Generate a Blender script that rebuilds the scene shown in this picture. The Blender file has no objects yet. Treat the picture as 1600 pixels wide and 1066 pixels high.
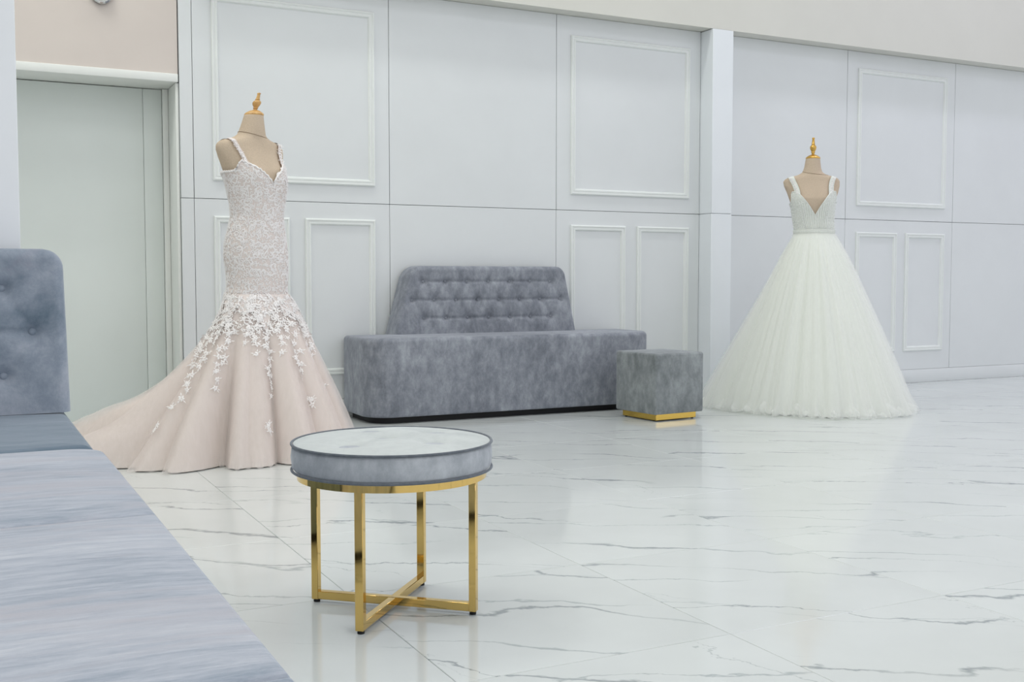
import bpy, bmesh, math, random
from mathutils import Vector, Matrix
import numpy as np
random.seed(7)
sc = bpy.context.scene
COL = sc.collection
PI = math.pi

# ------------------------------------------------------------------ camera, world, light, exposure
cam_d = bpy.data.cameras.new('camera')
cam = bpy.data.objects.new('camera', cam_d); COL.objects.link(cam)
cam.location = (0, 0, 0.88)
cam.rotation_euler = (math.radians(90 - 3.2986), 0, math.radians(-26.771))
cam_d.sensor_width = 36; cam_d.lens = 1712.2 / 1600 * 36; cam_d.clip_start = 0.05
sc.camera = cam
vs = sc.view_settings
vs.view_transform = 'Standard'; vs.look = 'None'; vs.gamma = 1; vs.use_curve_mapping = False
vs.exposure = 0.0
sc.cycles.diffuse_bounces = 5; sc.cycles.max_bounces = 9; sc.cycles.glossy_bounces = 3; sc.cycles.transparent_max_bounces = 16
sc.cycles.caustics_reflective = False; sc.cycles.caustics_refractive = False

world = bpy.data.worlds.new('world'); sc.world = world; world.use_nodes = True
bgn = world.node_tree.nodes['Background']
bgn.inputs[0].default_value = (0.94, 0.955, 0.985, 1); bgn.inputs[1].default_value = 0.95

def area(name, loc, sx, sy, power, color, rot=(0, 0, 0), spread=180):
    l = bpy.data.lights.new(name, 'AREA'); l.shape = 'RECTANGLE'; l.size = sx; l.size_y = sy
    l.energy = power; l.color = color; l.spread = math.radians(spread)
    o = bpy.data.objects.new(name, l); COL.objects.link(o); o.location = loc; o.rotation_euler = rot
    return o
CEIL = 5.5
WARM = (1.0, 0.99, 0.95); NEUT = (0.975, 1.0, 0.95); COOL = (0.80, 0.77, 1.0)
for x in (0.2, 2.4, 4.6, 6.8, 9.0):                    # row washing the panelled wall
    area('ceiling_light_wall_row', (x, 5.72, CEIL - .03), 1.4, .3, 19.5, COOL if x > 5 else NEUT)
for y in (-3.5, -0.4, 2.6):                             # panels over the floor
    for x in (-1.6, 2.4, 6.8):
        area('ceiling_panel_light', (x, y, CEIL - .03), 1.6, 1.2, 27, COOL if x > 5 else (WARM if x < 0 else NEUT))

area('fill_light_door_recess', (-.9, 5.2, CEIL - .03), 1.4, 1.4, 58, NEUT)       # added fill brightening door recess and header, no known fixture

# ------------------------------------------------------------------ helpers
def tag(o, label=None, cat=None, group=None, kind=None):
    if label: o['label'] = label
    if cat: o['category'] = cat
    if group: o['group'] = group
    if kind: o['kind'] = kind
    return o
def empty(name, loc, label=None, cat=None, group=None, kind=None):
    o = bpy.data.objects.new(name, None); COL.objects.link(o); o.location = loc
    o.empty_display_size = .1
    return tag(o, label, cat, group, kind)
def origin_of(o):
    v = Vector((0, 0, 0))
    while o is not None:
        v += Vector(o.location); o = o.parent
    return v
def mk(name, verts, faces, mat, parent=None, smooth=True, sharp=40, loc=None):
    """verts in world space; the object hangs under parent"""
    org = origin_of(parent) if parent is not None else Vector((0, 0, 0))
    l = Vector(loc) if loc is not None else Vector((0, 0, 0))
    me = bpy.data.meshes.new(name)
    off = org + l
    me.from_pydata([(v[0] - off.x, v[1] - off.y, v[2] - off.z) for v in verts], [], faces)
    if mat: me.materials.append(mat)
    if smooth:
        me.polygons.foreach_set('use_smooth', [True] * len(me.polygons))
        if sharp: me.set_sharp_from_angle(angle=math.radians(sharp))
    me.update()
    o = bpy.data.objects.new(name, me); COL.objects.link(o); o.location = l
    if parent is not None: o.parent = parent
    return o
def boxdata(x0, x1, y0, y1, z0, z1, bev=0.0, seg=2, M=None):
    bm = bmesh.new()
    bmesh.ops.create_cube(bm, size=1)
    for v in bm.verts:
        v.co = Vector((x0 + (v.co.x + .5) * (x1 - x0), y0 + (v.co.y + .5) * (y1 - y0), z0 + (v.co.z + .5) * (z1 - z0)))
    if bev > 0:
        bmesh.ops.bevel(bm, geom=list(bm.edges), offset=bev, segments=seg, profile=.5, affect='EDGES')
    bm.normal_update()
    vs_ = [Vector(v.co) for v in bm.verts]; bm.verts.index_update()
    fs = [[v.index for v in f.verts] for f in bm.faces]
    bm.free()
    if M is not None: vs_ = [M @ v for v in vs_]
    return vs_, fs
def box(name, x0, x1, y0, y1, z0, z1, mat, parent=None, bev=0.0, seg=2, M=None):
    v, f = boxdata(x0, x1, y0, y1, z0, z1, bev, seg, M)
    return mk(name, v, f, mat, parent)
def join(parts):
    V, F = [], []
    for v, f in parts:
        n = len(V); V += list(v); F += [[i + n for i in q] for q in f]
    return V, F
def loft(rings, cap0=False, cap1=False, closed=True):
    n = len(rings[0]); V = [p for r in rings for p in r]; F = []
    m = n if closed else n - 1
    for i in range(len(rings) - 1):
        for j in range(m):
            k = (j + 1) % n
            F.append([i * n + j, i * n + k, (i + 1) * n + k, (i + 1) * n + j])
    if cap0: F.append(list(range(n))[::-1])
    if cap1: F.append([(len(rings) - 1) * n + j for j in range(n)])
    return V, F
def lathe(cx, cy, prof, n=32, lean=None):
    rings = []
    for r, z in prof:
        ox, oy = lean(z) if lean else (0, 0)
        rings.append([(cx + ox + r * math.cos(2 * PI * j / n), cy + oy + r * math.sin(2 * PI * j / n), z) for j in range(n)])
    return loft(rings, True, True)
def torus(cx, cy, z, R, r, n=72, m=10):
    rings = []
    for j in range(m):
        a = 2 * PI * j / m
        rings.append([(cx + (R + r * math.cos(a)) * math.cos(2 * PI * i / n), cy + (R + r * math.cos(a)) * math.sin(2 * PI * i / n), z + r * math.sin(a)) for i in range(n)])
    rings.append(rings[0])
    return loft(rings)
def tube(path, r, m=6, closed=False):
    """round tube along world points"""
    pts = [Vector(p) for p in path]; rings = []
    N = len(pts)
    for i, p in enumerate(pts):
        a = pts[(i - 1) % N] if (closed or i > 0) else p
        b = pts[(i + 1) % N] if (closed or i < N - 1) else p
        d = (b - a).normalized()
        up = Vector((0, 0, 1)) if abs(d.z) < .9 else Vector((1, 0, 0))
        s = d.cross(up).normalized(); u = s.cross(d)
        rings.append([p + s * r * math.cos(2 * PI * k / m) + u * r * math.sin(2 * PI * k / m) for k in range(m)])
    if closed: rings.append(rings[0]); return loft(rings)
    return loft(rings, True, True)
def sstep(a, b, x):
    t = min(1, max(0, (x - a) / (b - a))); return t * t * (3 - 2 * t)
def interp(tab, x):
    if x <= tab[0][0]: return tab[0][1:]
    for p, q in zip(tab, tab[1:]):
        if x <= q[0]:
            t = (x - p[0]) / (q[0] - p[0])
            return tuple(u + (w - u) * t for u, w in zip(p[1:], q[1:]))
    return tab[-1][1:]

# ------------------------------------------------------------------ materials
def srgb(r, g, b):
    f = lambda c: (c / 255 / 12.92) if c / 255 <= .04045 else ((c / 255 + .055) / 1.055) ** 2.4
    return (f(r), f(g), f(b), 1)
class NT:
    def __init__(s, name):
        s.m = bpy.data.materials.new(name); s.m.use_nodes = True
        s.t = s.m.node_tree; s.t.nodes.clear()
        s.out = s.t.nodes.new('ShaderNodeOutputMaterial')
    def n(s, kind, **kw):
        nd = s.t.nodes.new('ShaderNode' + kind)
        for k, v in kw.items():
            if k.startswith('_'): setattr(nd, k[1:], v)
        return nd
    def l(s, a, b): s.t.links.new(a, b)
    def noise(s, vec, scale, detail=3, rough=.55, dist=0):
        nd = s.n('TexNoise'); nd.inputs['Scale'].default_value = scale; nd.inputs['Detail'].default_value = detail
        nd.inputs['Roughness'].default_value = rough; nd.inputs['Distortion'].default_value = dist
        if vec is not None: s.l(vec, nd.inputs['Vector'])
        return nd.outputs['Fac']
    def mapping(s, vec, scale=(1, 1, 1), rot=(0, 0, 0), loc=(0, 0, 0)):
        nd = s.n('Mapping'); nd.inputs['Scale'].default_value = scale; nd.inputs['Rotation'].default_value = rot; nd.inputs['Location'].default_value = loc
        s.l(vec, nd.inputs['Vector']); return nd.outputs[0]
    def ramp(s, fac, stops, ease='LINEAR'):
        nd = s.n('ValToRGB'); cr = nd.color_ramp; cr.interpolation = ease
        while len(cr.elements) < len(stops): cr.elements.new(.5)
        for e, (p, c) in zip(cr.elements, stops):
            e.position = p; e.color = c if len(c) == 4 else (*c, 1)
        s.l(fac, nd.inputs[0]); return nd.outputs[0]
    def mix(s, fac, a, b, mode='MIX'):
        nd = s.n('Mix'); nd.data_type = 'RGBA'; nd.blend_type = mode
        for sock, v in ((nd.inputs[0], fac), (nd.inputs[6], a), (nd.inputs[7], b)):
            if hasattr(v, 'is_linked'): s.l(v, sock)
            else: sock.default_value = v
        return nd.outputs[2]
    def bump(s, h, strength, dist=.01):
        nd = s.n('Bump'); nd.inputs['Strength'].default_value = strength; nd.inputs['Distance'].default_value = dist
        s.l(h, nd.inputs['Height']); return nd.outputs[0]
    def bsdf(s, color, rough=.5, metal=0, sheen=0, normal=None, spec=.5, sheen_tint=None, sheen_rough=.5):
        b = s.n('BsdfPrincipled')
        for key, v in (('Base Color', color), ('Roughness', rough)):
            if hasattr(v, 'is_linked'): s.l(v, b.inputs[key])
            else: b.inputs[key].default_value = v
        b.inputs['Metallic'].default_value = metal; b.inputs['Specular IOR Level'].default_value = spec
        b.inputs['Sheen Weight'].default_value = sheen; b.inputs['Sheen Roughness'].default_value = sheen_rough
        if sheen_tint: b.inputs['Sheen Tint'].default_value = sheen_tint
        if normal is not None: s.l(normal, b.inputs['Normal'])
        return b
    def done(s, sh):
        s.l(sh.outputs[0] if hasattr(sh, 'outputs') else sh, s.out.inputs[0]); return s.m
    def pos(s): return s.n('NewGeometry').outputs['Position']

def paint(name, c, rough=.45, var=.02):
    t = NT(name); f = t.noise(t.pos(), 2.2, 4)
    a = tuple(x * (1 - var) for x in c[:3]) + (1,); b = tuple(min(1, x * (1 + var)) for x in c[:3]) + (1,)
    col = t.ramp(f, [(.3, a), (.7, b)])
    bp = t.bump(t.noise(t.pos(), 180, 2), .04, .002)
    return t.done(t.bsdf(col, rough, normal=bp, spec=.4))
def velvet(name, dark, mid, light, stretch=(1, 1, 1), scale=7, sheen=.5, bump=.25, tint=None, contrast=.5, big=1.6):
    t = NT(name); p = t.mapping(t.pos(), stretch)
    n1 = t.noise(p, scale * 1.7, 8, .74, .15); n2 = t.noise(p, big, 4, .6, .1)
    f = t.n('Math', _operation='MULTIPLY_ADD'); t.l(n1, f.inputs[0]); f.inputs[1].default_value = .6
    g = t.n('Math', _operation='MULTIPLY'); t.l(n2, g.inputs[0]); g.inputs[1].default_value = .4; t.l(g.outputs[0], f.inputs[2])
    w = .16 * (1.5 - contrast)
    col = t.ramp(f.outputs[0], [(.5 - w, dark), (.5, mid), (.5 + w, light)])
    if tint:
        n3 = t.noise(t.mapping(t.pos(), stretch, loc=(3.1, 7.7, 1.3)), 2.6, 4, .6, .8)
        m3 = t.ramp(n3, [(.52, (0, 0, 0)), (.68, (1, 1, 1))]); col = t.mix(m3, col, tint)
    bp = t.bump(n1, bump, .006)
    return t.done(t.bsdf(col, .82, sheen=sheen, normal=bp, spec=.2, sheen_tint=(.9, .93, 1, 1), sheen_rough=.35))
def metal(name, c, rough):
    t = NT(name); n = t.noise(t.pos(), 60, 2)
    r = t.n('MapRange'); r.inputs['To Min'].default_value = rough * .8; r.inputs['To Max'].default_value = rough * 1.25; t.l(n, r.inputs[0])
    return t.done(t.bsdf(c, r.outputs[0], metal=1))
def tulle(name, c, opacity, trans=.35, streak=.12, scale=40):
    t = NT(name)
    n = t.noise(t.mapping(t.pos(), (1, 1, .12)), scale, 3, .6)
    a = tuple(x * (1 - streak) for x in c[:3]) + (1,)
    col = t.ramp(n, [(.35, a), (.65, c)])
    d = t.n('BsdfDiffuse'); tr = t.n('BsdfTranslucent'); tp = t.n('BsdfTransparent')
    t.l(col, d.inputs[0]); t.l(col, tr.inputs[0])
    m1 = t.n('MixShader'); m1.inputs[0].default_value = trans; t.l(d.outputs[0], m1.inputs[1]); t.l(tr.outputs[0], m1.inputs[2])
    op = t.n('MapRange'); op.inputs['To Min'].default_value = opacity - .015; op.inputs['To Max'].default_value = opacity + .015; t.l(n, op.inputs[0])
    m2 = t.n('MixShader'); t.l(op.outputs[0], m2.inputs[0]); t.l(tp.outputs[0], m2.inputs[1]); t.l(m1.outputs[0], m2.inputs[2])
    return t.done(m2)
def plain(name, c, rough=.6, sheen=0, nscale=30, var=.05, bump=.1, spec=.4):
    t = NT(name); n = t.noise(t.pos(), nscale, 3)
    col = t.ramp(n, [(.35, tuple(x * (1 - var) for x in c[:3])), (.65, c)])
    return t.done(t.bsdf(col, rough, sheen=sheen, normal=t.bump(n, bump, .002), spec=spec))
def marble():
    t = NT('marble_tile')
    oi = t.n('ObjectInfo'); cb = t.n('CombineXYZ')
    for k, mul in enumerate((37.0, 53.0, 91.0)):
        q = t.n('Math', _operation='MULTIPLY'); t.l(oi.outputs['Random'], q.inputs[0]); q.inputs[1].default_value = mul; t.l(q.outputs[0], cb.inputs[k])
    ad = t.n('VectorMath', _operation='ADD'); t.l(t.pos(), ad.inputs[0]); t.l(cb.outputs[0], ad.inputs[1])
    def veins(angle, period, wig, width, lo, hi, seed):
        p = t.mapping(ad.outputs[0], rot=(0, 0, math.radians(angle)), loc=(seed, seed * 1.7, 0))
        sx = t.n('SeparateXYZ'); t.l(p, sx.inputs[0])
        q = t.mapping(p, (.55, 1.0, 1))
        n = t.noise(q, 1.7, 7, .56, .25)
        ma = t.n('Math', _operation='MULTIPLY_ADD'); t.l(n, ma.inputs[0]); ma.inputs[1].default_value = wig
        dv = t.n('Math', _operation='MULTIPLY'); t.l(sx.outputs[1], dv.inputs[0]); dv.inputs[1].default_value = 1 / period; t.l(dv.outputs[0], ma.inputs[2])
        pp = t.n('Math', _operation='PINGPONG'); t.l(ma.outputs[0], pp.inputs[0]); pp.inputs[1].default_value = .5
        wn = t.noise(t.mapping(p, (.8, 1.4, 1), loc=(5, 2, 8)), 2.6, 3)
        wr_ = t.n('MapRange'); wr_.inputs['From Min'].default_value = .35; wr_.inputs['From Max'].default_value = .72
        wr_.inputs['To Min'].default_value = width * .3 / period; wr_.inputs['To Max'].default_value = width * 2.2 / period; t.l(wn, wr_.inputs[0])
        mr = t.n('MapRange', _interpolation_type='SMOOTHSTEP'); t.l(pp.outputs[0], mr.inputs[0]); mr.inputs['From Min'].default_value = 0
        t.l(wr_.outputs[0], mr.inputs['From Max']); mr.inputs['To Min'].default_value = 1; mr.inputs['To Max'].default_value = 0
        mk_ = t.noise(t.mapping(p, (.7, 1.5, 1), loc=(9, 3, 1)), 2.0, 2)
        mm = t.n('MapRange', _interpolation_type='SMOOTHSTEP'); mm.inputs['From Min'].default_value = lo; mm.inputs['From Max'].default_value = hi; t.l(mk_, mm.inputs[0])
        o = t.n('Math', _operation='MULTIPLY'); t.l(mr.outputs[0], o.inputs[0]); t.l(mm.outputs[0], o.inputs[1])
        return o.outputs[0]
    base = t.ramp(t.noise(ad.outputs[0], 1.6, 4, .6), [(.3, srgb(211, 215, 214)), (.7, srgb(220, 224, 223))])
    v1 = veins(36, .42, 1.5, .009, .37, .53, 1.0)
    v2 = veins(30, .30, 1.9, .0055, .40, .58, 4.0)
    v3 = veins(62, .60, 2.2, .003, .48, .62, 7.0)
    c = t.mix(v1, base, srgb(154, 161, 163)); c = t.mix(v2, c, srgb(176, 183, 184)); c = t.mix(v3, c, srgb(186, 192, 192))
    return t.done(t.bsdf(c, .09, spec=.5))

M_PANEL = paint('panel_paint', srgb(222, 225, 226), .42)
M_MOULD = paint('moulding_paint', srgb(231, 234, 232), .38)
M_COLUMN = paint('column_paint', srgb(234, 238, 241), .4)
M_SEAM = plain('seam_shadow_gap', srgb(138, 142, 145), .8)
M_BULK = paint('bulkhead_paint', srgb(216, 215, 207), .6)
M_HEAD = paint('beige_header_paint', srgb(214, 204, 197), .6)
M_TRIM = paint('trim_paint', srgb(232, 234, 230), .45)
M_DOOR = paint('door_paint', srgb(222, 228, 225), .4)
M_PILLAR = paint('pillar_paint', srgb(246, 248, 251), .5)
M_ROOM = paint('room_paint', srgb(205, 203, 200), .6)
M_CEIL = paint('ceiling_paint', srgb(236, 236, 234), .7)
M_MARBLE = marble()
M_GROUT = plain('grout', srgb(200, 204, 203), .8)
M_VELVET = velvet('grey_velvet', srgb(100, 104, 113), srgb(134, 138, 147), srgb(168, 172, 180), (1, 1, .6), 11, bump=.35)
M_VELVET_CUBE = velvet('grey_velvet_pouf', srgb(98, 103, 105), srgb(134, 139, 141), srgb(166, 171, 173), (1, 1, .6), 8)
M_VELVET_STOOL = velvet('grey_velvet_stool', srgb(138, 143, 151), srgb(172, 177, 184), srgb(200, 204, 210), (1, 1, .7), 8)
M_VELVET_TOP_LIT = velvet('lit_grey_velvet_stool_top', srgb(184, 190, 190), srgb(200, 205, 205), srgb(213, 218, 217), scale=8, sheen=.25, bump=.1)  # same stool velvet, nap and overhead light painted in as a paler colour
M_VELVET_BLUE = velvet('blue_grey_velvet', srgb(106, 122, 137), srgb(150, 159, 173), srgb(188, 192, 203), scale=4, tint=srgb(150, 146, 160))
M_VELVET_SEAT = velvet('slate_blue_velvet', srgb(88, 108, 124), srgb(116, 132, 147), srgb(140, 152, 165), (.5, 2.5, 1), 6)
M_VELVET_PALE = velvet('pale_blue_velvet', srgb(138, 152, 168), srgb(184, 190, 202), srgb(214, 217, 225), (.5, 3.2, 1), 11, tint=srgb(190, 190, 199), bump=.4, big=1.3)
M_PIPING = velvet('dark_piping', srgb(84, 90, 98), srgb(102, 108, 116), srgb(120, 126, 132), scale=20)
M_GOLD = metal('polished_gold', srgb(224, 190, 116), .06)
M_GOLD_SATIN = metal('satin_gold', srgb(226, 190, 98), .22)
M_BLACK = plain('black_plastic', srgb(22, 22, 24), .6)
M_LINEN = plain('linen', srgb(205, 186, 164), .9, nscale=220, var=.12, bump=.3)
M_SEAMLINE = plain('linen_seam', srgb(150, 132, 112), .9)
t_ = NT('turned_wood'); _n = t_.noise(t_.mapping(t_.pos(), (1, 1, .2)), 60, 4, .6, 1.0)
M_WOOD = t_.done(t_.bsdf(t_.ramp(_n, [(.3, srgb(186, 138, 78)), (.7, srgb(226, 184, 118))]), .35))
M_GOLDWOOD = metal('gilded_wood', srgb(214, 172, 92), .3)
M_CHROME = metal('chrome', srgb(215, 215, 215), .1)
M_BLUSH = plain('blush_satin', srgb(236, 227, 220), .6, nscale=14, var=.05)
M_BLUSH_NET = tulle('blush_tulle', srgb(250, 242, 239), .30, .35, .02, 60)
M_LACEBASE = plain('lace_ground', srgb(230, 219, 214), .75, nscale=70, var=.08, bump=.2)
M_LACE = plain('ivory_lace', srgb(248, 244, 243), .7, nscale=200, var=.04, bump=.2)
M_WHITE = plain('white_satin', srgb(247, 250, 243), .55, nscale=10, var=.03)
M_WHITE_NET = tulle('white_tulle', srgb(253, 254, 251), .30, .35, .0, 60)
M_BODICE = plain('white_lace_ground', srgb(228, 231, 224), .7, nscale=90, var=.08, bump=.2)
M_BEAD = plain('pearl_bead', srgb(246, 248, 244), .3, nscale=200, var=.05)

# ------------------------------------------------------------------ floor
floor = box('floor', -7, 12.5, -7, 8, -.06, -.0125, M_GROUT)
tag(floor, 'polished white marble tile floor', kind='structure')
TS = .7368; TX0 = 1.6832; TY0 = 2.136
g = .0008; b_ = .0009; hs = TS / 2 - g
tv = [(sx * hs, sy * hs, -.012) for sx, sy in ((-1, -1), (1, -1), (1, 1), (-1, 1))] + \
     [(sx * hs, sy * hs, -b_) for sx, sy in ((-1, -1), (1, -1), (1, 1), (-1, 1))] + \
     [(sx * (hs - b_), sy * (hs - b_), 0) for sx, sy in ((-1, -1), (1, -1), (1, 1), (-1, 1))]
tf = [[8, 9, 10, 11]] + [[i, (i + 1) % 4, 4 + (i + 1) % 4, 4 + i] for i in range(4)] + [[4 + i, 4 + (i + 1) % 4, 8 + (i + 1) % 4, 8 + i] for i in range(4)]
tile_me = bpy.data.meshes.new('floor_tile'); tile_me.from_pydata(tv, [], tf); tile_me.materials.append(M_MARBLE)
for i in range(-5, 13):
    for j in range(-5, 7):
        cx = TX0 + (i + .5) * TS; cy = TY0 + (j + .5) * TS
        if cy + TS / 2 > 6.6: continue
        o = bpy.data.objects.new('floor_tile', tile_me); COL.objects.link(o); o.parent = floor; o.location = (cx, cy, 0)
# cut tiles along the wall and in the door recess
ylast = TY0 + 6 * TS
for i in range(-5, 13):
    x0 = TX0 + i * TS; x1 = x0 + TS
    for a, b, y1 in ((x0, min(x1, 1.183), 6.983), (max(x0, 1.183), x1, 6.680)):
        if b - a < .02: continue
        o = bpy.data.objects.new('cut_tile', tile_me); COL.objects.link(o); o.parent = floor
        o.location = ((a + b) / 2, (ylast + y1) / 2, 0); o.scale = ((b - a) / TS, (y1 - ylast) / TS, 1)

# ------------------------------------------------------------------ panelled wall
WY = 6.685; BH = .11; SEAM = 1.352; TOP = 2.69; GAP = .0016
wall = box('wall_back', 1.186, 12.5, WY + .018, WY + .16, 0, CEIL, M_SEAM)
tag(wall, 'pale grey panelled wall with raised mouldings', kind='structure')
PX = [1.262, 2.491, 3.716, 4.932]; PXR = [5.125, 6.367, 7.574, 8.79, 10.01, 11.23, 12.45]
def panel(x0, x1, z0, z1, mat=M_PANEL):
    return box('wall_panel', x0 + GAP, x1 - GAP, WY, WY + .02, z0 + GAP, z1 - GAP, mat, wall, bev=.0015, seg=1)
PROF = [(0, 0), (0, .011), (.006, .016), (.012, .016), (.014, .011), (.022, .010), (.026, .014), (.034, .013), (.038, .006), (.041, 0)]
def moulding(x0, x1, z0, z1, parent):
    V, F = [], []
    rings = []
    for ins, d in PROF:
        rings.append([(x0 + ins, WY - d, z0 + ins), (x1 - ins, WY - d, z0 + ins), (x1 - ins, WY - d, z1 - ins), (x0 + ins, WY - d, z1 - ins)])
    V, F = loft(rings)
    F = [f[::-1] for f in F]
    mk('panel_moulding', V, F, M_MOULD, parent, smooth=False)
def column_of_panels(x0, x1, framed):
    lo = panel(x0, x1, BH, SEAM); up = panel(x0, x1, SEAM, TOP)
    if framed:
        a, b = x0 + .112, x1 - .1
        moulding(a, b, 1.462, 2.556, up)
        m = (a + b) / 2
        moulding(a, m - .049, .268, 1.25, lo); moulding(m + .049, b, .268, 1.25, lo)
panel(1.186, PX[0], 0, SEAM); panel(1.186, PX[0], SEAM, TOP)
for k in range(3): column_of_panels(PX[k], PX[k + 1], k in (0, 2))
for k in range(6): column_of_panels(PXR[k], PXR[k + 1], k % 2 == 1)
bb = mk('baseboard_back', *join([boxdata(1.262 + GAP, 4.932, WY - .004, WY + .018, 0, BH, .002), boxdata(5.12, 12.5, WY - .004, WY + .018, 0, BH, .002)]), M_PANEL)
tag(bb, 'low plain skirting along the foot of the panelled wall', kind='structure')
# pilaster
pil = empty('trim_1', (5.03, 6.61, 0), 'white square pilaster dividing the panelled wall', kind='structure')
box('lower_casing', 4.934, 5.118, 6.54, WY + .016, 0, SEAM - GAP, M_COLUMN, pil, .002, 1)
box('upper_casing', 4.934, 5.118, 6.54, WY + .016, SEAM + GAP, TOP - .004, M_COLUMN, pil, .002, 1)
box('core', 4.94, 5.112, 6.546, WY + .016, .01, TOP - .002, M_SEAM, pil)
bulk = box('wall_bulkhead', 1.186, 12.5, 6.555, WY + .017, TOP, CEIL, M_BULK)
tag(bulk, 'cream bulkhead running above the panelled wall', kind='structure')

# ------------------------------------------------------------------ door recess on the left
hd = box('wall_header', -3.0, 1.181, WY + .012, WY + .33, 2.055, CEIL, M_HEAD)
tag(hd, 'beige wall above the recessed door', kind='structure')
ht = box('trim_2', -3.0, 1.181, WY + .002, WY + .328, 2.026, 2.074, M_TRIM, None, .004)
tag(ht, 'white ledge trim under the beige header', kind='structure')
jamb = mk('trim_3', *join([boxdata(1.168, 1.185, WY + .02, 7.04, 0, 2.024, .002), boxdata(1.135, 1.167, 6.955, 7.04, 0, 2.024, .003)]), M_TRIM)
tag(jamb, 'white door jamb beside the panelled wall', kind='structure')
door = empty('door_1', (.66, 7.0, 0), 'plain white recessed door', kind='structure')
box('door_leaf', .13, 1.0225, 6.985, 7.03, .002, 2.022, M_DOOR, door, .003)
box('side_panel', 1.024, 1.133, 6.985, 7.03, .004, 2.022, M_DOOR, door, .003)
wl = box('wall_left', -3.0, .125, 6.98, 7.1, 0, 2.024, M_DOOR)
tag(wl, 'pale wall left of the recessed door', kind='structure')
bk = box('wall_behind_door', -3.0, 1.19, 7.1, 7.2, 0, CEIL, M_ROOM); tag(bk, 'wall behind the door recess', kind='structure')
pl = box('wall_partition', -3.0, .158, 3.36, 3.62, 0, CEIL, M_PILLAR, None, .004)
tag(pl, 'bright white partition wall behind the left sofa', kind='structure')
ceil = box('ceiling', -7, 12.5, -7, 8, CEIL, CEIL + .1, M_CEIL); tag(ceil, 'white ceiling', kind='structure')
wr = box('wall_side_left', -7.1, -6.9, -7, 8, 0, CEIL, M_ROOM); tag(wr, 'far left room wall', kind='structure')

# ------------------------------------------------------------------ upholstery helpers
def rrect(x0, x1, y0, y1, rad, ins=0, n=10):
    """rad = (front-left, front-right, back-right, back-left); front = y0"""
    out = []
    cs = [(x0, y0, 1, 1, PI, rad[0]), (x1, y0, -1, 1, 1.5 * PI, rad[1]), (x1, y1, -1, -1, 0, rad[2]), (x0, y1, 1, -1, .5 * PI, rad[3])]
    for cx, cy, sx, sy, a0, r in cs:
        ox, oy = cx + sx * r, cy + sy * r; rr = max(r - ins, .0005)
        if r <= ins: ox, oy, rr = cx + sx * ins, cy + sy * ins, .0005
        for k in range(n + 1):
            a = a0 + (PI / 2) * k / n
            out.append((ox + rr * math.cos(a), oy + rr * math.sin(a)))
    return out
def padded(x0, x1, y0, y1, z0, z1, rad, er=.025, lift=.004, bot=.01):
    rings = []
    prof = [(bot, z0), (.002, z0 + bot * .7), (0, z0 + bot * 1.6), (0, (z0 + z1) / 2), (0, z1 - er)]
    for k in range(1, 7):
        a = PI / 2 * k / 6; prof.append((er * (1 - math.cos(a)), z1 - er + er * math.sin(a)))
    prof += [(er + .05, z1 + lift * .6), (er + .12, z1 + lift)]
    for ins, z in prof: rings.append([(x, y, z) for x, y in rrect(x0, x1, y0, y1, rad, ins)])
    return loft(rings, True, True)
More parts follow.
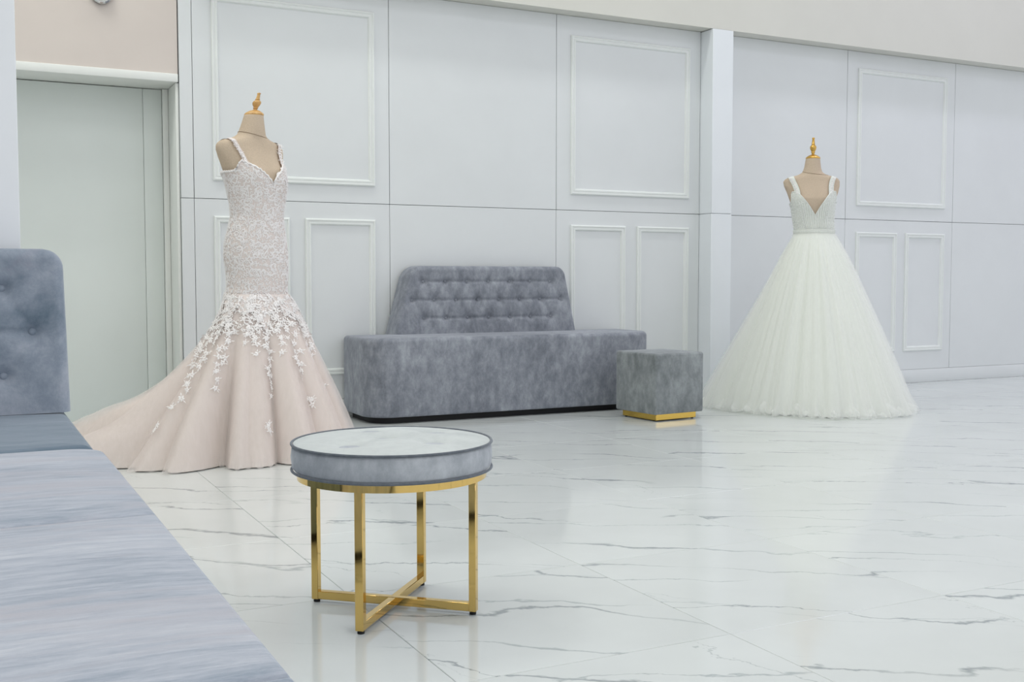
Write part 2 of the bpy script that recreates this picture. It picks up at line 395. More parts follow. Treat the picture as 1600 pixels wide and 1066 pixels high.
def tufted_back(x0b, x1b, x0t, x1t, z0, z1, yf, yb, buttons, rc, er=.03, lean=0.0, nx=150, nz=70):
    """front faces -Y; buttons = list of rows [(z, [x...]), ...]"""
    def edges(z):
        t = (z - z0) / (z1 - z0); a = x0b + (x0t - x0b) * t; b = x1b + (x1t - x1b) * t
        rl, rr = rc
        if z > z1 - rl: d = z - (z1 - rl); a += rl - math.sqrt(max(rl * rl - d * d, 0))
        if z > z1 - rr: d = z - (z1 - rr); b -= rr - math.sqrt(max(rr * rr - d * d, 0))
        return a, b
    pts = [(x, z) for z, xs in buttons for x in xs]
    segs = []
    for ri, (z, xs) in enumerate(buttons):
        for a, b in zip(xs, xs[1:]): segs.append((a, z, b, z, .007))
        if ri + 1 < len(buttons):
            z2, xs2 = buttons[ri + 1]
            for a in xs:
                for b in xs2:
                    if abs(a - b) < .12: segs.append((a, z, b, z2, .0022))
    P = np.array(pts); S = np.array(segs)
    def disp(x, z):
        d2 = (P[:, 0] - x) ** 2 + (P[:, 1] - z) ** 2
        v = .016 * np.exp(-d2.min() / (2 * .014 ** 2)) + .008 * np.exp(-d2.min() / (2 * .035 ** 2))
        ax, az, bx, bz = S[:, 0], S[:, 1], S[:, 2], S[:, 3]
        L2 = (bx - ax) ** 2 + (bz - az) ** 2
        t = np.clip(((x - ax) * (bx - ax) + (z - az) * (bz - az)) / L2, 0, 1)
        dd = (ax + t * (bx - ax) - x) ** 2 + (az + t * (bz - az) - z) ** 2
        return v + float((S[:, 4] * np.exp(-dd / (2 * .006 ** 2))).max())
    rings = []; V = []; F = []
    us = [.5 - .5 * math.cos(PI * i / nx) for i in range(nx + 1)]; us = [.35 * u + .65 * i / nx for i, u in enumerate(us)]
    wsv = [math.sin(PI / 2 * j / nz) for j in range(nz + 1)]; wsv = [.3 * w + .7 * j / nz for j, w in enumerate(wsv)]
    for w in wsv:
        z = z0 + (z1 - z0) * w; a, b = edges(z)
        for u in us:
            x = a + (b - a) * u
            d = min(x - a, b - x, z1 - z)
            y = yf + lean * w
            if d < er: y += er - math.sqrt(max(er * er - (er - d) ** 2, 0))
            y += disp(x, z) * sstep(0, .04, d)
            V.append((x, y, z))
    n = nx + 1
    for j in range(nz):
        for i in range(nx): F.append([j * n + i, j * n + i + 1, (j + 1) * n + i + 1, (j + 1) * n + i])
    loop = list(range(n)) + [j * n + nx for j in range(1, nz + 1)] + [nz * n + i for i in range(nx - 1, -1, -1)] + [j * n for j in range(nz - 1, 0, -1)]
    base = len(V)
    for i in loop: V.append((V[i][0], yb, V[i][2]))
    m = len(loop)
    for k in range(m): F.append([loop[k], base + k, base + (k + 1) % m, loop[(k + 1) % m]])
    F.append([base + k for k in range(m)])
    return V, F, lambda x, z: yf + lean * (z - z0) / (z1 - z0) + disp(x, z)
def add_buttons(rows, ysurf, mat, parent, r=.0115):
    prof = [(0, -.0095), (.4, -.0090), (.75, -.0065), (.95, -.002), (1, .002), (.9, .006)]
    n = 12; V = []
    for k, d in prof: V.append([(r * k * math.cos(2 * PI * i / n), d, r * k * math.sin(2 * PI * i / n)) for i in range(n)])
    vv, ff = loft(V, False, True)
    me = None; org = origin_of(parent)
    for z, xs in rows:
        for x in xs:
            if me is None:
                me = bpy.data.meshes.new('button'); me.from_pydata(vv, [], ff); me.materials.append(mat)
                me.polygons.foreach_set('use_smooth', [True] * len(me.polygons))
            o = bpy.data.objects.new('button', me); COL.objects.link(o); o.parent = parent
            o.location = Vector((x, ysurf(x, z) - .002, z)) - org

# ------------------------------------------------------------------ far bench sofa against the panelled wall
sofa = empty('tufted_sofa', (3.1, 6.4, 0), 'grey velvet bench sofa with button-tufted trapezoid back against the panelled wall', 'sofa')
rings = [[(x, y, z) for x, y in rrect(2.185, 4.175, 6.185, 6.655, (.16, .16, .03, .03), .025)] for z in (0, .05)]
mk('plinth', *loft(rings, True, True), M_BLACK, sofa)
mk('seat', *padded(2.160, 4.20, 6.16, 6.662, .04, .518, (.17, .17, .03, .03), .028), M_VELVET, sofa)
sp = .1545
rowsA = [(.622, [2.655 + sp * k for k in range(7)]), (.738, [2.575 + sp * k for k in range(8)]), (.857, [2.655 + sp * k for k in range(7)])]
V, F, ys = tufted_back(2.445, 3.775, 2.56, 3.69, .521, .957, 6.495, 6.655, rowsA, (.085, .06), .032, .02)
bk_ = mk('backrest', V, F, M_VELVET, sofa, sharp=60)
add_buttons(rowsA, ys, M_VELVET, bk_)

# ------------------------------------------------------------------ left sofa and long bench in the foreground
sl = empty('tufted_sofa', (-.5, 2.9, 0), 'blue-grey velvet sofa with round-cornered tufted back at the left edge, before the white partition', 'sofa')
rings = [[(x, y, z) for x, y in rrect(-1.45, .225, 2.53, 3.32, (.03, .03, .03, .03), .02)] for z in (0, .05)]
mk('plinth', *loft(rings, True, True), M_BLACK, sl)
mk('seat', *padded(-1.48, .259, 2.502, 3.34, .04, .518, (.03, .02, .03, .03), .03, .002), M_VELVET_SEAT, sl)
rowsB = [(.622, [.1 - sp * k for k in range(9)][::-1]), (.738, [.172 - sp * k for k in range(10)][::-1]), (.853, [.1 - sp * k for k in range(9)][::-1])]
V, F, ys = tufted_back(-1.4, .262, -1.4, .250, .521, .957, 3.14, 3.335, rowsB, (.05, .05), .03, .0, 200, 70)
bb2 = mk('backrest', V, F, M_VELVET_BLUE, sl, sharp=60)
add_buttons(rowsB, ys, M_VELVET_BLUE, bb2, .0125)

bench = empty('long_bench', (-.5, 1.4, 0), 'long pale blue velvet bench in stitched sections in the left foreground', 'bench')
rings = [[(x, y, z) for x, y in rrect(-1.45, .225, .32, 2.46, (.03, .06, .06, .03), .02)] for z in (0, .05)]
mk('plinth', *loft(rings, True, True), M_BLACK, bench)
ysec = [.30, .975, 1.745, 2.492]
for k in range(3):
    y0, y1 = ysec[k], ysec[k + 1]
    fr = .03 if k == 0 else .004; br = .075 if k == 2 else .004
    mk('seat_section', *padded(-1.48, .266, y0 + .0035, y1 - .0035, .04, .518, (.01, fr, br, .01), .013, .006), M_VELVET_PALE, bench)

# ------------------------------------------------------------------ cube pouf
A = math.radians(6)
Mc = Matrix.Translation((3.768, 5.53, 0)) @ Matrix.Rotation(A, 4, 'Z')
cube = empty('cube_pouf', tuple(Mc @ Vector((.19, .19, 0))), 'small cube-shaped grey velvet pouf on a low gold base', 'pouf')
v, f = padded(-.002, .390, -.002, .390, .045, .418, (.014, .014, .014, .014), .016, .006, .006)
mk('cushion', [Mc @ Vector(p) for p in v], f, M_VELVET_CUBE, cube)
box('base', .028, .354, .028, .354, .006, .047, M_GOLD_SATIN, cube, .002, 1, M=Mc)
for sx in (.045, .337):
    for sy in (.045, .337):
        v, f = lathe(sx, sy, [(.008, 0), (.008, .007)], 10)
        mk('foot', [Mc @ Vector(p) for p in v], f, M_BLACK, cube)

# ------------------------------------------------------------------ round stool
SX, SY = 1.016, 2.718
st = empty('round_stool', (SX, SY, 0), 'round tufted grey velvet stool with lit-toned top and crossed gold legs', 'stool')
R0 = .262
prof = [(R0 - .03, .379), (R0 - .006, .381), (R0, .388), (R0 + .003, .415), (R0, .442), (R0 - .006, .449)]
cush = mk('cushion', *lathe(SX, SY, prof, 72), M_VELVET_STOOL, st)
tufts = [(-.012, .03), (-.135, -.055), (.075, -.105), (.15, .065), (.0, .17)]
rings = []
for k in range(1, 41):
    r = (R0 - .004) * k / 40; ring = []
    for j in range(96):
        a = 2 * PI * j / 96; x, y = r * math.cos(a), r * math.sin(a)
        z = .449 + .014 * (1 - (r / R0) ** 4)
        for tx, ty in tufts:
            d2 = (x - tx) ** 2 + (y - ty) ** 2
            z -= .013 * math.exp(-d2 / (2 * .014 ** 2)) + .014 * math.exp(-d2 / (2 * .034 ** 2))
        ring.append((SX + x, SY + y, z))
    rings.append(ring)
tp = mk('seat_top', *loft(rings, True), M_VELVET_TOP_LIT, st, sharp=None)
for tx, ty in tufts:
    mk('button', *lathe(SX + tx, SY + ty, [(.011, .430), (.0105, .4370), (.006, .4400), (.001, .4410)], 14), M_VELVET_TOP_LIT, tp)
for z in (.449, .381):
    mk('piping', *torus(SX, SY, z, R0 + .001, .0036), M_PIPING, cush)
ringp = [(.226, .357), (.250, .357), (.250, .377), (.226, .377)]
rr = [[(SX + r * math.cos(2 * PI * j / 72), SY + r * math.sin(2 * PI * j / 72), z) for j in range(72)] for r, z in ringp]
mk('seat_ring', *loft(rr + [rr[0]]), M_GOLD, st, sharp=30)
for k in range(4):
    a = math.radians(48.3 + 90 * k)
    Mk = Matrix.Translation((SX, SY, 0)) @ Matrix.Rotation(a, 4, 'Z')
    leg = box('leg', .214, .233, -.0110, .0110, .008, .358, M_GOLD, st, .0012, 1, M=Mk)
    v, f = lathe(.222, 0, [(.009, 0), (.009, .009)], 12)
    mk('rubber_foot', [Mk @ Vector(p) for p in v], f, M_BLACK, leg)
for k in range(2):
    a = math.radians(48.3 + 90 * k)
    Mk = Matrix.Translation((SX, SY, 0)) @ Matrix.Rotation(a, 4, 'Z')
    box('cross_bar', -.215, .215, -.0100, .0100, .008 + .0008 * k, .030 + .0008 * k, M_GOLD, st, .0012, 1, M=Mk)

# ------------------------------------------------------------------ mannequins and gowns
class Figure:
    def __init__(s, cx, cy, phi, tab, bust=.03, zb=1.38, xb=.075):
        s.C = Vector((cx, cy, 0)); L = math.hypot(cx, cy)
        s.V = Vector((cx / L, cy / L, 0)); s.U = Vector((cy / L, -cx / L, 0))
        p = math.radians(phi)
        s.f = -s.V * math.cos(p) + s.U * math.sin(p); s.s = s.U * math.cos(p) + s.V * math.sin(p)
        s.tab = tab; s.bust = bust; s.zb = zb; s.xb = xb
    def at(s, th, z, off=0.0):
        uc, a, b, n = interp(s.tab, z)
        c, q = math.cos(th), math.sin(th); a += off; b += off
        x = a * math.copysign(abs(c) ** (2 / n), c); y = b * math.copysign(abs(q) ** (2 / n), q)
        if q > 0:
            g = math.exp(-((z - s.zb) / .058) ** 2 / 2)
            y += s.bust * g * (math.exp(-((x - s.xb) / .046) ** 2 / 2) + math.exp(-((x + s.xb) / .046) ** 2 / 2)) * sstep(0, .35, q)
        p = s.C + s.U * uc + s.s * x + s.f * y; p.z = z
        return p
    def front(s, x, z, sign, off=.008):
        uc, a, b, n = interp(s.tab, z)
        a += off; b += off
        k = max(0, 1 - abs(x / a) ** n) ** (1 / n)
        y = sign * b * k
        if sign > 0:
            g = math.exp(-((z - s.zb) / .058) ** 2 / 2)
            y += s.bust * g * (math.exp(-((x - s.xb) / .046) ** 2 / 2) + math.exp(-((x + s.xb) / .046) ** 2 / 2))
        p = s.C + s.U * uc + s.s * x + s.f * y; p.z = z
        return p
def mannequin(fig, z_lo, z_neck, label, wood, lean0, lean1, ztop):
    root = empty('dress_form', tuple(fig.C), label, 'mannequin', 'dress forms')
    zs = [z_lo + (z_neck - z_lo) * i / 90 for i in range(91)]
    rings = [[fig.at(2 * PI * j / 64, z) for j in range(64)] for z in zs]
    torso = mk('torso', *loft(rings, True, True), M_LINEN, root, sharp=None)
    zc = z_neck - .098
    mk('neck_seam', *tube([fig.at(2 * PI * j / 48, zc - .014 * math.cos(2 * PI * j / 48 - .5), .0006) for j in range(48)], .0016, 5, True), M_SEAMLINE, torso)
    def lean(z):
        t = (z - z_neck) / (ztop - z_neck); d = fig.U * (lean0 + (lean1 - lean0) * t); return d.x, d.y
    cap = mk('neck_cap', *lathe(fig.C.x, fig.C.y, [(.044, z_neck - .004), (.0475, z_neck), (.0475, z_neck + .006), (.043, z_neck + .011), (.026, z_neck + .022), (.012, z_neck + .027)], 32, lean), wood, root)
    H = ztop - (z_neck + .024); z0 = z_neck + .024
    fp = [(.010, 0), (.009, .08), (.013, .14), (.011, .18), (.018, .30), (.0215, .42), (.018, .52), (.010, .58), (.012, .62), (.010, .66), (.0085, .80), (.007, .90), (.010, .94), (.008, .98), (.003, 1.0)]
    mk('finial', *lathe(fig.C.x, fig.C.y, [(r, z0 + H * k) for r, k in fp], 20, lean), wood, root)
    mk('pole', *lathe(fig.C.x, fig.C.y, [(.016, .02), (.016, z_lo + .01)], 16), M_CHROME, root)
    mk('base', *lathe(fig.C.x, fig.C.y, [(.17, 0), (.17, .012), (.03, .022)], 40), M_CHROME, root)
    return root

def scroll_field(surf, cells, size, w=.0018, seed=1):
    """raised lace scrolls; surf(a, b) maps metres on the cloth to (point, normal)"""
    rnd = random.Random(seed); parts = []
    for a0, b0 in cells:
        kind = rnd.random(); ph = rnd.uniform(0, 2 * PI); sz = size * rnd.uniform(.7, 1.25); hand = rnd.choice((-1, 1))
        pts = []
        if kind < .62:
            for k in range(13):
                t = k / 12; r = sz * (.18 + .82 * t); an = ph + hand * t * 4.6
                pts.append((a0 + r * math.cos(an), b0 + r * math.sin(an)))
        else:
            for k in range(16):
                an = 2 * PI * k / 15; r = sz * (.35 + .6 * abs(math.cos(an + ph)) ** 1.3) * (1 + .25 * math.cos(3 * an)); pts.append((a0 + r * math.cos(an), b0 + r * math.sin(an)))
        V = []; F = []
        for k, (a, b) in enumerate(pts):
            p = pts[max(k - 1, 0)]; q = pts[min(k + 1, len(pts) - 1)]
            dx, dy = q[0] - p[0], q[1] - p[1]; l = math.hypot(dx, dy) or 1
            nx_, ny_ = -dy / l * w, dx / l * w
            e = .0012
            V += [surf(a + nx_, b + ny_, 0), surf(a, b, e * 2), surf(a - nx_, b - ny_, 0)]
            if k:
                o = 3 * (k - 1); F += [[o, o + 3, o + 4, o + 1], [o + 1, o + 4, o + 5, o + 2]]
        parts.append((V, F))
    return join(parts)

def ang_tab(tab):
    t = sorted(tab); t = [(t[-1][0] - 360, t[-1][1])] + t + [(t[0][0] + 360, t[0][1])]
    def fn(deg):
        deg %= 360
        for i in range(len(t) - 1):
            if t[i][0] <= deg <= t[i + 1][0]:
                k = (deg - t[i][0]) / (t[i + 1][0] - t[i][0]); k = k * k * (3 - 2 * k)
                return t[i][1] + (t[i + 1][1] - t[i][1]) * k
        return t[0][1]
    return fn
class Skirt:
    def __init__(s, fig, z0, hem, emin, eslope, rmin, folds, k0=0.0, scale=1.0, off=0.01, hemz=.004, ruffle=0.0, seed=0, grow=0.0, lump=0.0):
        s.__dict__.update(locals()); s.ph = [random.Random(seed * 31 + i).uniform(0, 6.28) for i in range(12)]
    def at(s, th, t, off=0.0):
        t = min(max(t, 0.0), 1.0)
        B = s.fig.at(th, s.z0, s.off); c = s.fig.C
        a = math.atan2(B.y - c.y, B.x - c.x); R = s.hem(math.degrees(a)) * s.scale
        e = s.emin + max(0, (R - s.rmin)) * s.eslope
        m = 0
        for i, (k, amp, sharp) in enumerate(s.folds):
            w = math.sin(k * a + s.ph[i] + .6 * math.sin(2 * a + s.ph[-1 - i]))
            if sharp: w = 2 * abs(w) ** .75 - 1
            m += amp * w
        g = sstep(.0, 1.0, t) * (1 - s.k0) + s.k0 * sstep(0, .15, t)
        r0 = math.hypot(B.x - c.x, B.y - c.y)
        r = r0 + (R - r0) * t ** e + m * g * (R / .5) * min(1.3, .5 / R + .5) + off + s.grow * t
        z = s.hemz + (s.z0 - s.hemz) * (1 - t)
        if s.ruffle and t > .9:
            q = (t - .9) / .1
            r += s.ruffle * q * (math.sin(47 * a + s.ph[3]) + .7 * math.sin(83 * a + s.ph[4]))
            z += s.ruffle * .5 * q * (1 + math.sin(61 * a + s.ph[5]))
        if s.lump and t > .55:
            q = sstep(.55, .9, t) * sstep(.6, .85, R)
            z += s.lump * q * (1 + math.sin(9 * a + 14 * t + s.ph[6]) + .6 * math.sin(23 * a - 11 * t + s.ph[7])) * (1.0 - .7 * sstep(.93, 1, t))
        return Vector((c.x + r * math.cos(a), c.y + r * math.sin(a), z))
    def mesh(s, n=320, m=56, t0=0.0):
        rings = [[s.at(2 * PI * j / n, t0 + (1 - t0) * i / m) for j in range(n)] for i in range(m + 1)]
        return loft(rings)
    def normal(s, th, t):
        e = .01; p = s.at(th, t); a = s.at(th + e, t) - s.at(th - e, t); b = s.at(th, min(t + e, 1)) - s.at(th, max(t - e, 0))
        n = a.cross(b).normalized()
        if n.dot(p - Vector((s.fig.C.x, s.fig.C.y, p.z))) < 0: n = -n
        return p, n

def bodice_mesh(fig, z0, neck, off, n=160, m=40):
    rings = []
    for i in range(m + 1):
        ring = []
        for j in range(n):
            th = 2 * PI * j / n
            # x on the wearer's left-right axis decides the neckline height
            zt = neck(th); ring.append(fig.at(th, z0 + (zt - z0) * i / m, off))
        rings.append(ring)
    return loft(rings)
def strap_mesh(fig, x0, x1, zf, zback, w, off=.009, n=26):
    """ribbon over one shoulder, x from x0 (front) to x1 (crest) and back"""
    def crest(x):
        lo, hi = 1.40, fig.ztop_sh
        for _ in range(30):
            m_ = (lo + hi) / 2; a = interp(fig.tab, m_)[1] + off
            if a > abs(x): lo = m_
            else: hi = m_
        return lo
    rows = []
    for e in (-1, -.4, .4, 1):
        row = []; xc = x1 + e * w / 2 * math.copysign(1, x1); zc = crest(xc)
        for k in range(n + 1):
            t = k / n; x = x0 + (x1 - x0) * sstep(0, 1, t) + e * w / 2 * math.copysign(1, x1)
            z = zf + (zc - zf) * (1 - (1 - t) ** 1.6)
            row.append(fig.front(x, min(z, crest(x) - .0003), 1, off))
        for k in range(1, n + 1):
            t = k / n; x = x1 + (x0 * .9 - x1) * t + e * w / 2 * math.copysign(1, x1)
            z = zc + (zback - zc) * t ** 1.6
            row.append(fig.front(x, min(z, crest(x) - .0003), -1, off))
        rows.append(row)
    return loft(rows, closed=False)

# ---- gown 1: blush mermaid gown
def W(uL, uR, k): return (uL + uR) / 2, (uR - uL) / 2 / k
raw = [(.70, -.165, .165), (.775, -.153, .154), (.830, -.137, .152), (.894, -.136, .156), (.989, -.147, .157), (1.053, -.143, .151), (1.117, -.127, .143), (1.180, -.113, .137),
       (1.244, -.116, .144), (1.308, -.130, .152), (1.355, -.140, .152)]
tab1 = []
for z, l, r in raw:
    uc, a = W(l, r, .925); tab1.append((z, uc, a - .010, (a - .010) * .76, 2.15))
tab1 += [(1.403, -.004, .156, .108, 2.2), (1.43, -.010, .163, .100, 2.2), (1.466, -.014, .178, .092, 2.15), (1.500, -.018, .189, .083, 2.1), (1.522, -.018, .190, .077, 2.0),
         (1.538, -.017, .178, .073, 2.0), (1.549, -.016, .155, .070, 2.0), (1.558, -.015, .120, .067, 2.0), (1.568, -.013, .090, .066, 2.0), (1.583, -.010, .072, .065, 2.0), (1.61, -.006, .062, .062, 2.0), (1.65, -.001, .053, .053, 2.0), (1.684, .003, .046, .046, 2.0)]
F1 = Figure(1.32, 5.45, 36, tab1, .032, 1.375, .072); F1.ztop_sh = 1.56
mannequin(F1, .72, 1.680, 'linen dress form with turned wooden neck finial wearing the blush lace mermaid gown', M_WOOD, .003, .030, 1.792)
g1 = empty('mermaid_gown', tuple(F1.C), 'blush mermaid wedding gown with ivory lace bodice and long tulle train', 'dress', 'wedding gowns')
def neck1(th):
    x = .155 * math.cos(th)
    if math.sin(th) > 0:
        ax = abs(x)
        if ax < .1: return 1.337 + .108 * (ax / .1) ** .72
        return 1.445 - .050 * sstep(.1, .15, ax)
    return 1.395 - .16 * sstep(.15, .02, abs(x)) if abs(x) < .15 else 1.395
Z1 = .80
mk('bodice', *bodice_mesh(F1, Z1, neck1, .010, 200, 60), M_LACEBASE, g1, sharp=None)
STRAP = []
for sgn in (-1, 1):
    mk('shoulder_strap', *strap_mesh(F1, sgn * .108, sgn * .140, 1.425, 1.38, .020, .011), M_LACEBASE, g1, sharp=None)
    for k in range(10):
        t = k / 9; x = sgn * (.108 + .032 * sstep(0, 1, t)); zc = 1.425 + .118 * (1 - (1 - t) ** 1.6)
        p = F1.front(x, min(zc, 1.544), 1, .0125); nrm = (F1.f * (1 - t * .55) + Vector((0, 0, .25 + t)) ).normalized()
        STRAP.append((p, nrm))
hem1 = ang_tab([(0, .44), (30, .46), (60, .53), (90, .68), (115, .86), (138, 1.02), (160, .97), (178, .80), (196, .68), (214, .56), (235, .46), (270, .41), (300, .42), (330, .43)])
FO1 = [(6, .050, 1), (10, .020, 1), (17, .012, 0), (3, .014, 0)]
sk_in = Skirt(F1, Z1, hem1, .75, 2.7, .47, FO1, off=.005, seed=5, grow=-.022, lump=.020)
sk_mid = Skirt(F1, Z1, hem1, .75, 2.7, .47, FO1, off=.0095, seed=5, grow=-.004, ruffle=.006, lump=.028)
sk_out = Skirt(F1, Z1, hem1, .74, 2.7, .47, FO1[:3] + [(3, .014, 0), (29, .004, 0)], off=.0115, seed=5, grow=.014, ruffle=.009, lump=.034)
mk('skirt_lining', *sk_in.mesh(320, 56), M_BLUSH, g1, sharp=None)
mk('tulle_layer', *sk_mid.mesh(420, 60), M_BLUSH_NET, g1, sharp=None)
mk('tulle_layer', *sk_out.mesh(420, 60), M_BLUSH_NET, g1, sharp=None)
def lace_end(th): return .13 + .05 * math.sin(7 * th + .4) + .035 * math.sin(13 * th + 2) + .02 * math.sin(31 * th)
rings = [[sk_out.at(2 * PI * j / 300, lace_end(2 * PI * j / 300) * i / 14, .0015) for j in range(300)] for i in range(15)]
mk('lace_overlay', *loft(rings), M_LACEBASE, g1, sharp=None)
# lace scrolls on the fitted body
def surf1(a, b, e):
    uc, aa, bb_, n = interp(tab1, b); th = a / .14
    return F1.at(th, b, .0112 + e)
cells = []
rnd = random.Random(4); z = Z1 - .02
while z < 1.45:
    k = 0; a = rnd.uniform(0, .02)
    while a < .14 * 2 * PI:
        th = a / .14
        if z < neck1(th) - .012: cells.append((a + rnd.uniform(-.005, .005), z + rnd.uniform(-.005, .005)))
        a += .030
    z += .026
big = [c for c in cells if rnd.random() < .45]
fine = []; z = Z1 - .02
while z < 1.45:
    a = rnd.uniform(0, .015)
    while a < .14 * 2 * PI:
        if z < neck1(a / .14) - .010: fine.append((a + rnd.uniform(-.005, .005), z + rnd.uniform(-.005, .005)))
        a += .0185
    z += .0175
V1 = scroll_field(surf1, big, .0190, .0030, 1); V2 = scroll_field(surf1, fine, .0088, .0023, 2)
tag(mk('lace_scrollwork', *join([V1, V2]), M_LACE, g1, sharp=None), 'raised ivory lace scrollwork', kind='stuff')
# lace edging along neckline
edge = [F1.at(2 * PI * j / 220, neck1(2 * PI * j / 220) - .002, .013) for j in range(220)]
edge = [p + Vector((0, 0, .0035 * math.sin(j * 1.9))) for j, p in enumerate(edge)]
mk('neckline_edging', *tube(edge, .0042, 6, True), M_LACE, g1, sharp=None)
# appliques cascading down the skirt
def flower_mesh(seed):
    rnd_ = random.Random(seed); parts = []
    n = 5
    for k in range(n):
        a0 = 2 * PI * k / n + rnd_.uniform(-.2, .2); L = .55 + rnd_.uniform(-.1, .15); w = .22
        c, s_ = math.cos(a0), math.sin(a0)
        pr = [(0.05, 0, .10), (L * .55, w, .07), (L, w * .55, .03), (L * 1.1, 0, .04), (L, -w * .55, .03), (L * .55, -w, .07), (L * .55, 0, .16)]
        V = [(c * x - s_ * y, s_ * x + c * y, z) for x, y, z in pr]
        parts.append((V, [[0, 6, 1], [1, 6, 2], [2, 6, 3], [3, 6, 4], [4, 6, 5], [5, 6, 0]]))
    for k in range(3):
        a0 = rnd_.uniform(0, 6.28); c, s_ = math.cos(a0), math.sin(a0)
        pr = [(.4, 0, .04), (.8, .14, .05), (1.25, .03, .03), (.85, -.12, .05), (.8, 0, .10)]
        V = [(c * x - s_ * y, s_ * x + c * y, z) for x, y, z in pr]
        parts.append((V, [[0, 4, 1], [1, 4, 2], [2, 4, 3], [3, 4, 0]]))
    V, F = join(parts)
    me = bpy.data.meshes.new('lace_applique'); me.from_pydata(V, [], F); me.materials.append(M_LACE); return me
FM = [flower_mesh(i) for i in range(5)]
def applique(sk, th, t, size, parent, rnd_):
    p, n = sk.normal(th, t)
    q = n.to_track_quat('Z', 'Y').to_matrix().to_4x4()
    o = bpy.data.objects.new('lace_applique', rnd_.choice(FM)); COL.objects.link(o); o.parent = parent
    o.matrix_local = Matrix.Translation(p + n * .003 - origin_of(parent)) @ q @ Matrix.Rotation(rnd_.uniform(0, 6.28), 4, 'Z') @ Matrix.Scale(size, 4)
def flower_at(p, n, size, parent, rnd_):
    o = bpy.data.objects.new('lace_applique', rnd_.choice(FM)); COL.objects.link(o); o.parent = parent
    o.matrix_local = Matrix.Translation(p - origin_of(parent)) @ n.to_track_quat('Z', 'Y').to_matrix().to_4x4() @ Matrix.Rotation(rnd_.uniform(0, 6.28), 4, 'Z') @ Matrix.Scale(size, 4)
rnd = random.Random(12)
for p, n in STRAP: flower_at(p, n, .0165, g1, rnd)
rnd = random.Random(11)
cnt = 0
CASC = [(138, .68), (117, .57), (74, .60), (50, .55), (27, .45), (155, .46), (95, .30), (62, .34), (172, .40), (6, .34), (128, .36), (84, .38), (205, .38), (240, .3), (285, .3), (325, .3)]
for psi, tend in CASC:
    th = math.radians(psi + 36); t = .02
    while t < tend and cnt < 262:
        spread = .11 * (1 - t / tend) + .025
        for _ in range(2 if t < tend * .8 else 1):
            applique(sk_out, th + rnd.uniform(-spread, spread), t + rnd.uniform(-.012, .012), rnd.uniform(.017, .026), g1, rnd); cnt += 1
        t += rnd.uniform(.036, .046)
for psi, t in ((76, .78), (26, .58), (141, .76), (47, .66)):
    for k in range(3):
        applique(sk_out, math.radians(psi + 36) + rnd.uniform(-.04, .04), t + rnd.uniform(-.025, .025), .022, g1, rnd)
cells = []
rnd = random.Random(9)
for k in range(520):
    t = .020 + rnd.random() * .21; cells.append((rnd.uniform(0, 2 * PI), t))
def surf1b(a, b, e):
    return sk_out.at(a, b, .0028 + e)
parts = []
for th, t in cells:
    ph = rnd.uniform(0, 6.28); pts = []
    for k in range(11):
        r = .013 * (.25 + .9 * k / 10); an = ph + 4.4 * k / 10
        pts.append((th + r * math.cos(an) / .19, t + r * math.sin(an) / .85))
    V = []; F = []
    for k, (a, b) in enumerate(pts):
        b = max(b, 0)
        V += [surf1b(a, b, 0), surf1b(a + .012, b, .002), surf1b(a + .024, b + .004, 0)]
        if k: o = 3 * (k - 1); F += [[o, o + 3, o + 4, o + 1], [o + 1, o + 4, o + 5, o + 2]]
    parts.append((V, F))
tag(mk('lace_fringe', *join(parts), M_LACE, g1, sharp=None), 'ivory lace thinning out over the skirt', kind='stuff')

# ---- gown 2: white ball gown
raw = [(1.06, -.125, .115), (1.200, -.129, .130), (1.260, -.139, .125), (1.344, -.152, .130)]
tab2 = []
for z, l, r in raw:
    uc, a = W(l, r, .99); tab2.append((z, uc, a - .008, (a - .008) * .76, 2.15))
tab2 += [(1.403, -.014, .150, .106, 2.2), (1.449, -.015, .166, .096, 2.15), (1.490, -.020, .180, .085, 2.1), (1.520, -.023, .183, .077, 2.0), (1.538, -.022, .172, .073, 2.0),
         (1.549, -.021, .148, .070, 2.0), (1.558, -.020, .112, .067, 2.0), (1.568, -.019, .084, .064, 2.0), (1.583, -.018, .064, .060, 2.0), (1.61, -.017, .055, .055, 2.0), (1.65, -.016, .049, .049, 2.0), (1.676, -.015, .046, .046, 2.0)]
F2 = Figure(5.11, 5.65, 7, tab2, .030, 1.385, .070); F2.ztop_sh = 1.56
mannequin(F2, 1.08, 1.672, 'linen dress form with gilded neck finial wearing the white ball gown', M_GOLDWOOD, -.015, -.014, 1.812)
g2 = empty('ball_gown', tuple(F2.C), 'white ball gown with deep V beaded bodice and full tulle skirt', 'dress', 'wedding gowns')
def neck2(th):
    x = .150 * math.cos(th)
    if math.sin(th) > 0:
        ax = abs(x)
        if ax < .092: return 1.292 + .158 * (ax / .092) ** .95
        return 1.45 - .075 * sstep(.115, .148, ax)
    return 1.375 - .13 * sstep(.14, .03, abs(x))
mk('bodice', *bodice_mesh(F2, 1.165, neck2, .008, 200, 40), M_BODICE, g2, sharp=None)
STRAP2 = []
for sgn in (-1, 1):
    mk('shoulder_strap', *strap_mesh(F2, sgn * .108, sgn * .140, 1.43, 1.36, .034, .0095), M_BODICE, g2, sharp=None)
    for k in range(9):
        t = k / 8; x = sgn * (.108 + .032 * sstep(0, 1, t)); zc = 1.44 + .10 * (1 - (1 - t) ** 1.6)
        STRAP2.append((F2.front(x, min(zc, 1.544), 1, .0105), (F2.f * (1 - t * .55) + Vector((0, 0, .25 + t))).normalized()))
edge = [F2.at(2 * PI * j / 220, neck2(2 * PI * j / 220) - .001, .0098) for j in range(220)]
mk('neckline_edging', *tube(edge, .0024, 6, True), M_BEAD, g2, sharp=None)
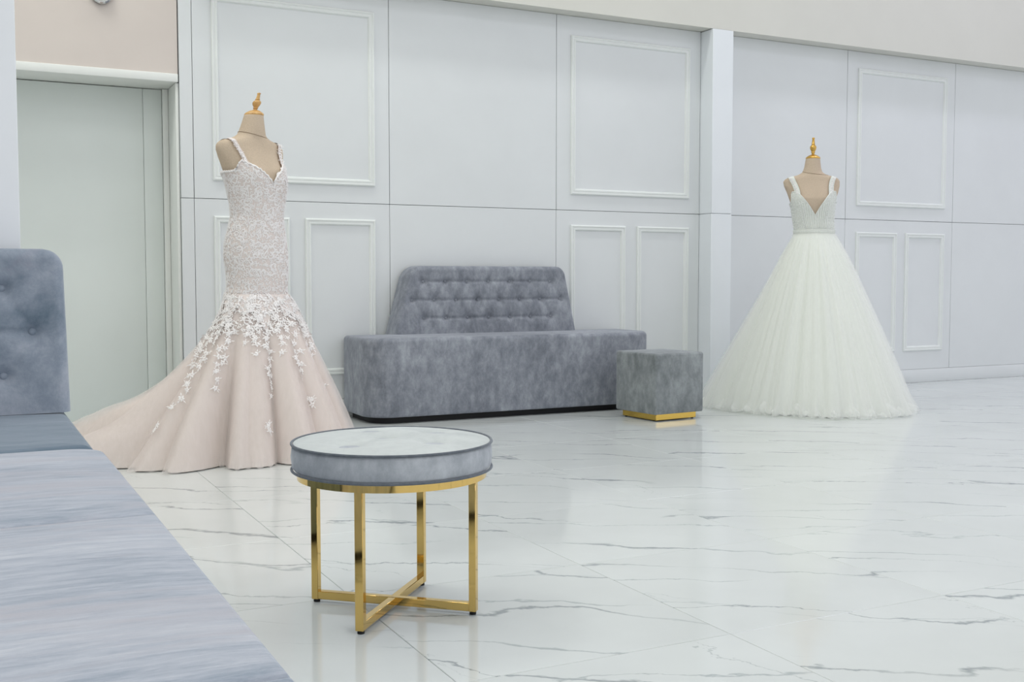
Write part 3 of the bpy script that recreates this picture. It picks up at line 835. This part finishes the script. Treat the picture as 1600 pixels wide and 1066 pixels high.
rings = [[F2.at(2 * PI * j / 96, z, o) for j in range(96)] for z, o in ((1.174, .0125), (1.177, .0145), (1.186, .0155), (1.197, .0145), (1.200, .0105))]
mk('waistband', *loft(rings), M_BODICE, g2)
parts = []
for k in range(-6, 7):
    th1 = PI / 2 + k * .085; th0 = PI / 2 + k * .115
    ztop_ = min(neck2(th0) - .004, 1.345 + .006 * abs(k))
    pts = [F2.at(th1 + (th0 - th1) * i / 14, 1.208 + (ztop_ - 1.208) * i / 14, .0105) for i in range(15)]
    parts.append(tube(pts, .0022, 5))
tag(mk('bead_strands', *join(parts), M_BEAD, g2, sharp=None), 'fan of fine pearl bead lines', kind='stuff')
cells = []; rnd = random.Random(14); z = 1.215
while z < 1.46:
    a = rnd.uniform(0, .02)
    while a < .135 * 2 * PI:
        th = a / .135
        if z < neck2(th) - .008 and abs(((th - PI / 2 + PI) % (2 * PI)) - PI) > .42: cells.append((a, z + rnd.uniform(-.004, .004)))
        a += .024
    z += .021
def surf2(a, b, e): return F2.at(a / .135, b, .0092 + e)
tag(mk('lace_scrollwork', *scroll_field(surf2, cells, .0095, .0018, 3), M_BEAD, g2, sharp=None), 'fine white lace scrollwork', kind='stuff')
rnd = random.Random(5)
for p, n in STRAP2: flower_at(p, n, .0135, g2, rnd)
hem2 = ang_tab([(0, .60), (60, .62), (100, .68), (122, .72), (140, .74), (165, .62), (190, .54), (215, .53), (240, .57), (287, .63), (318, .62)])
Z2 = 1.178
FB = [(11, .013, 1), (19, .007, 1), (31, .005, 0), (7, .008, 0)]
specs = [(1, FB, .004, 2, 0, -.085), (1, FB + [(57, .003, 0)], .008, 2, .008, -.012), (1, FB + [(67, .003, 0)], .010, 2, .012, .016), (1, FB + [(53, .004, 0)], .0125, 2, .014, .045)]
for i, (scl, folds, off, sd, ruf, grow) in enumerate(specs):
    sk = Skirt(F2, Z2, hem2, .84, 1.6, .56, folds, k0=.25, scale=scl * .955, off=off, ruffle=ruf, seed=sd, grow=grow)
    mk('skirt_lining' if i == 0 else 'tulle_layer', *sk.mesh(480, 48), M_WHITE if i == 0 else M_WHITE_NET, g2, sharp=None)
rnd = random.Random(21); rings = []
phs = [rnd.uniform(0, 6.28) for _ in range(12)]
for i in range(9):
    u = i / 8; ring = []
    for j in range(720):
        a = 2 * PI * j / 720; R = hem2(math.degrees(a)) * .955 + .02
        wv = math.sin(43 * a + phs[0] + 2 * math.sin(5 * a)) * .5 + math.sin(71 * a + phs[1] + 3 * u) * .35 + math.sin(19 * a + phs[2]) * .4
        r = R + .042 * math.sin(PI * u) * (.7 + wv) + .016 * wv * (1 - u)
        z = .003 + .075 * u * (.75 + .35 * math.sin(31 * a + phs[3]) + .2 * math.sin(13 * a + phs[4]))
        ring.append((F2.C.x + r * math.cos(a), F2.C.y + r * math.sin(a), z))
    rings.append(ring)
mk('hem_ruffle', *loft(rings), M_WHITE_NET, g2, sharp=None)

# ------------------------------------------------------------------ small wall fixture above the door
wf = empty('wall_light', (.765, 6.69, 2.5), 'small round chrome wall light on the beige header', 'wall lamp')
rings = []
for r, y in ((.060, 6.696), (.060, 6.672), (.052, 6.664), (.046, 6.664)):
    rings.append([(.765 + r * math.cos(2 * PI * j / 32), y, 2.49 + r * math.sin(2 * PI * j / 32)) for j in range(32)])
mk('rim', *loft(rings, True), M_CHROME, wf)
rings = []
for k in range(6):
    a = PI / 2 * k / 6
    rings.append([(.765 + .046 * math.cos(a) * math.cos(2 * PI * j / 32), 6.665 - .025 * math.sin(a), 2.49 + .046 * math.cos(a) * math.sin(2 * PI * j / 32)) for j in range(32)])
mk('lens', *loft(rings, False, True), M_BEAD, wf)
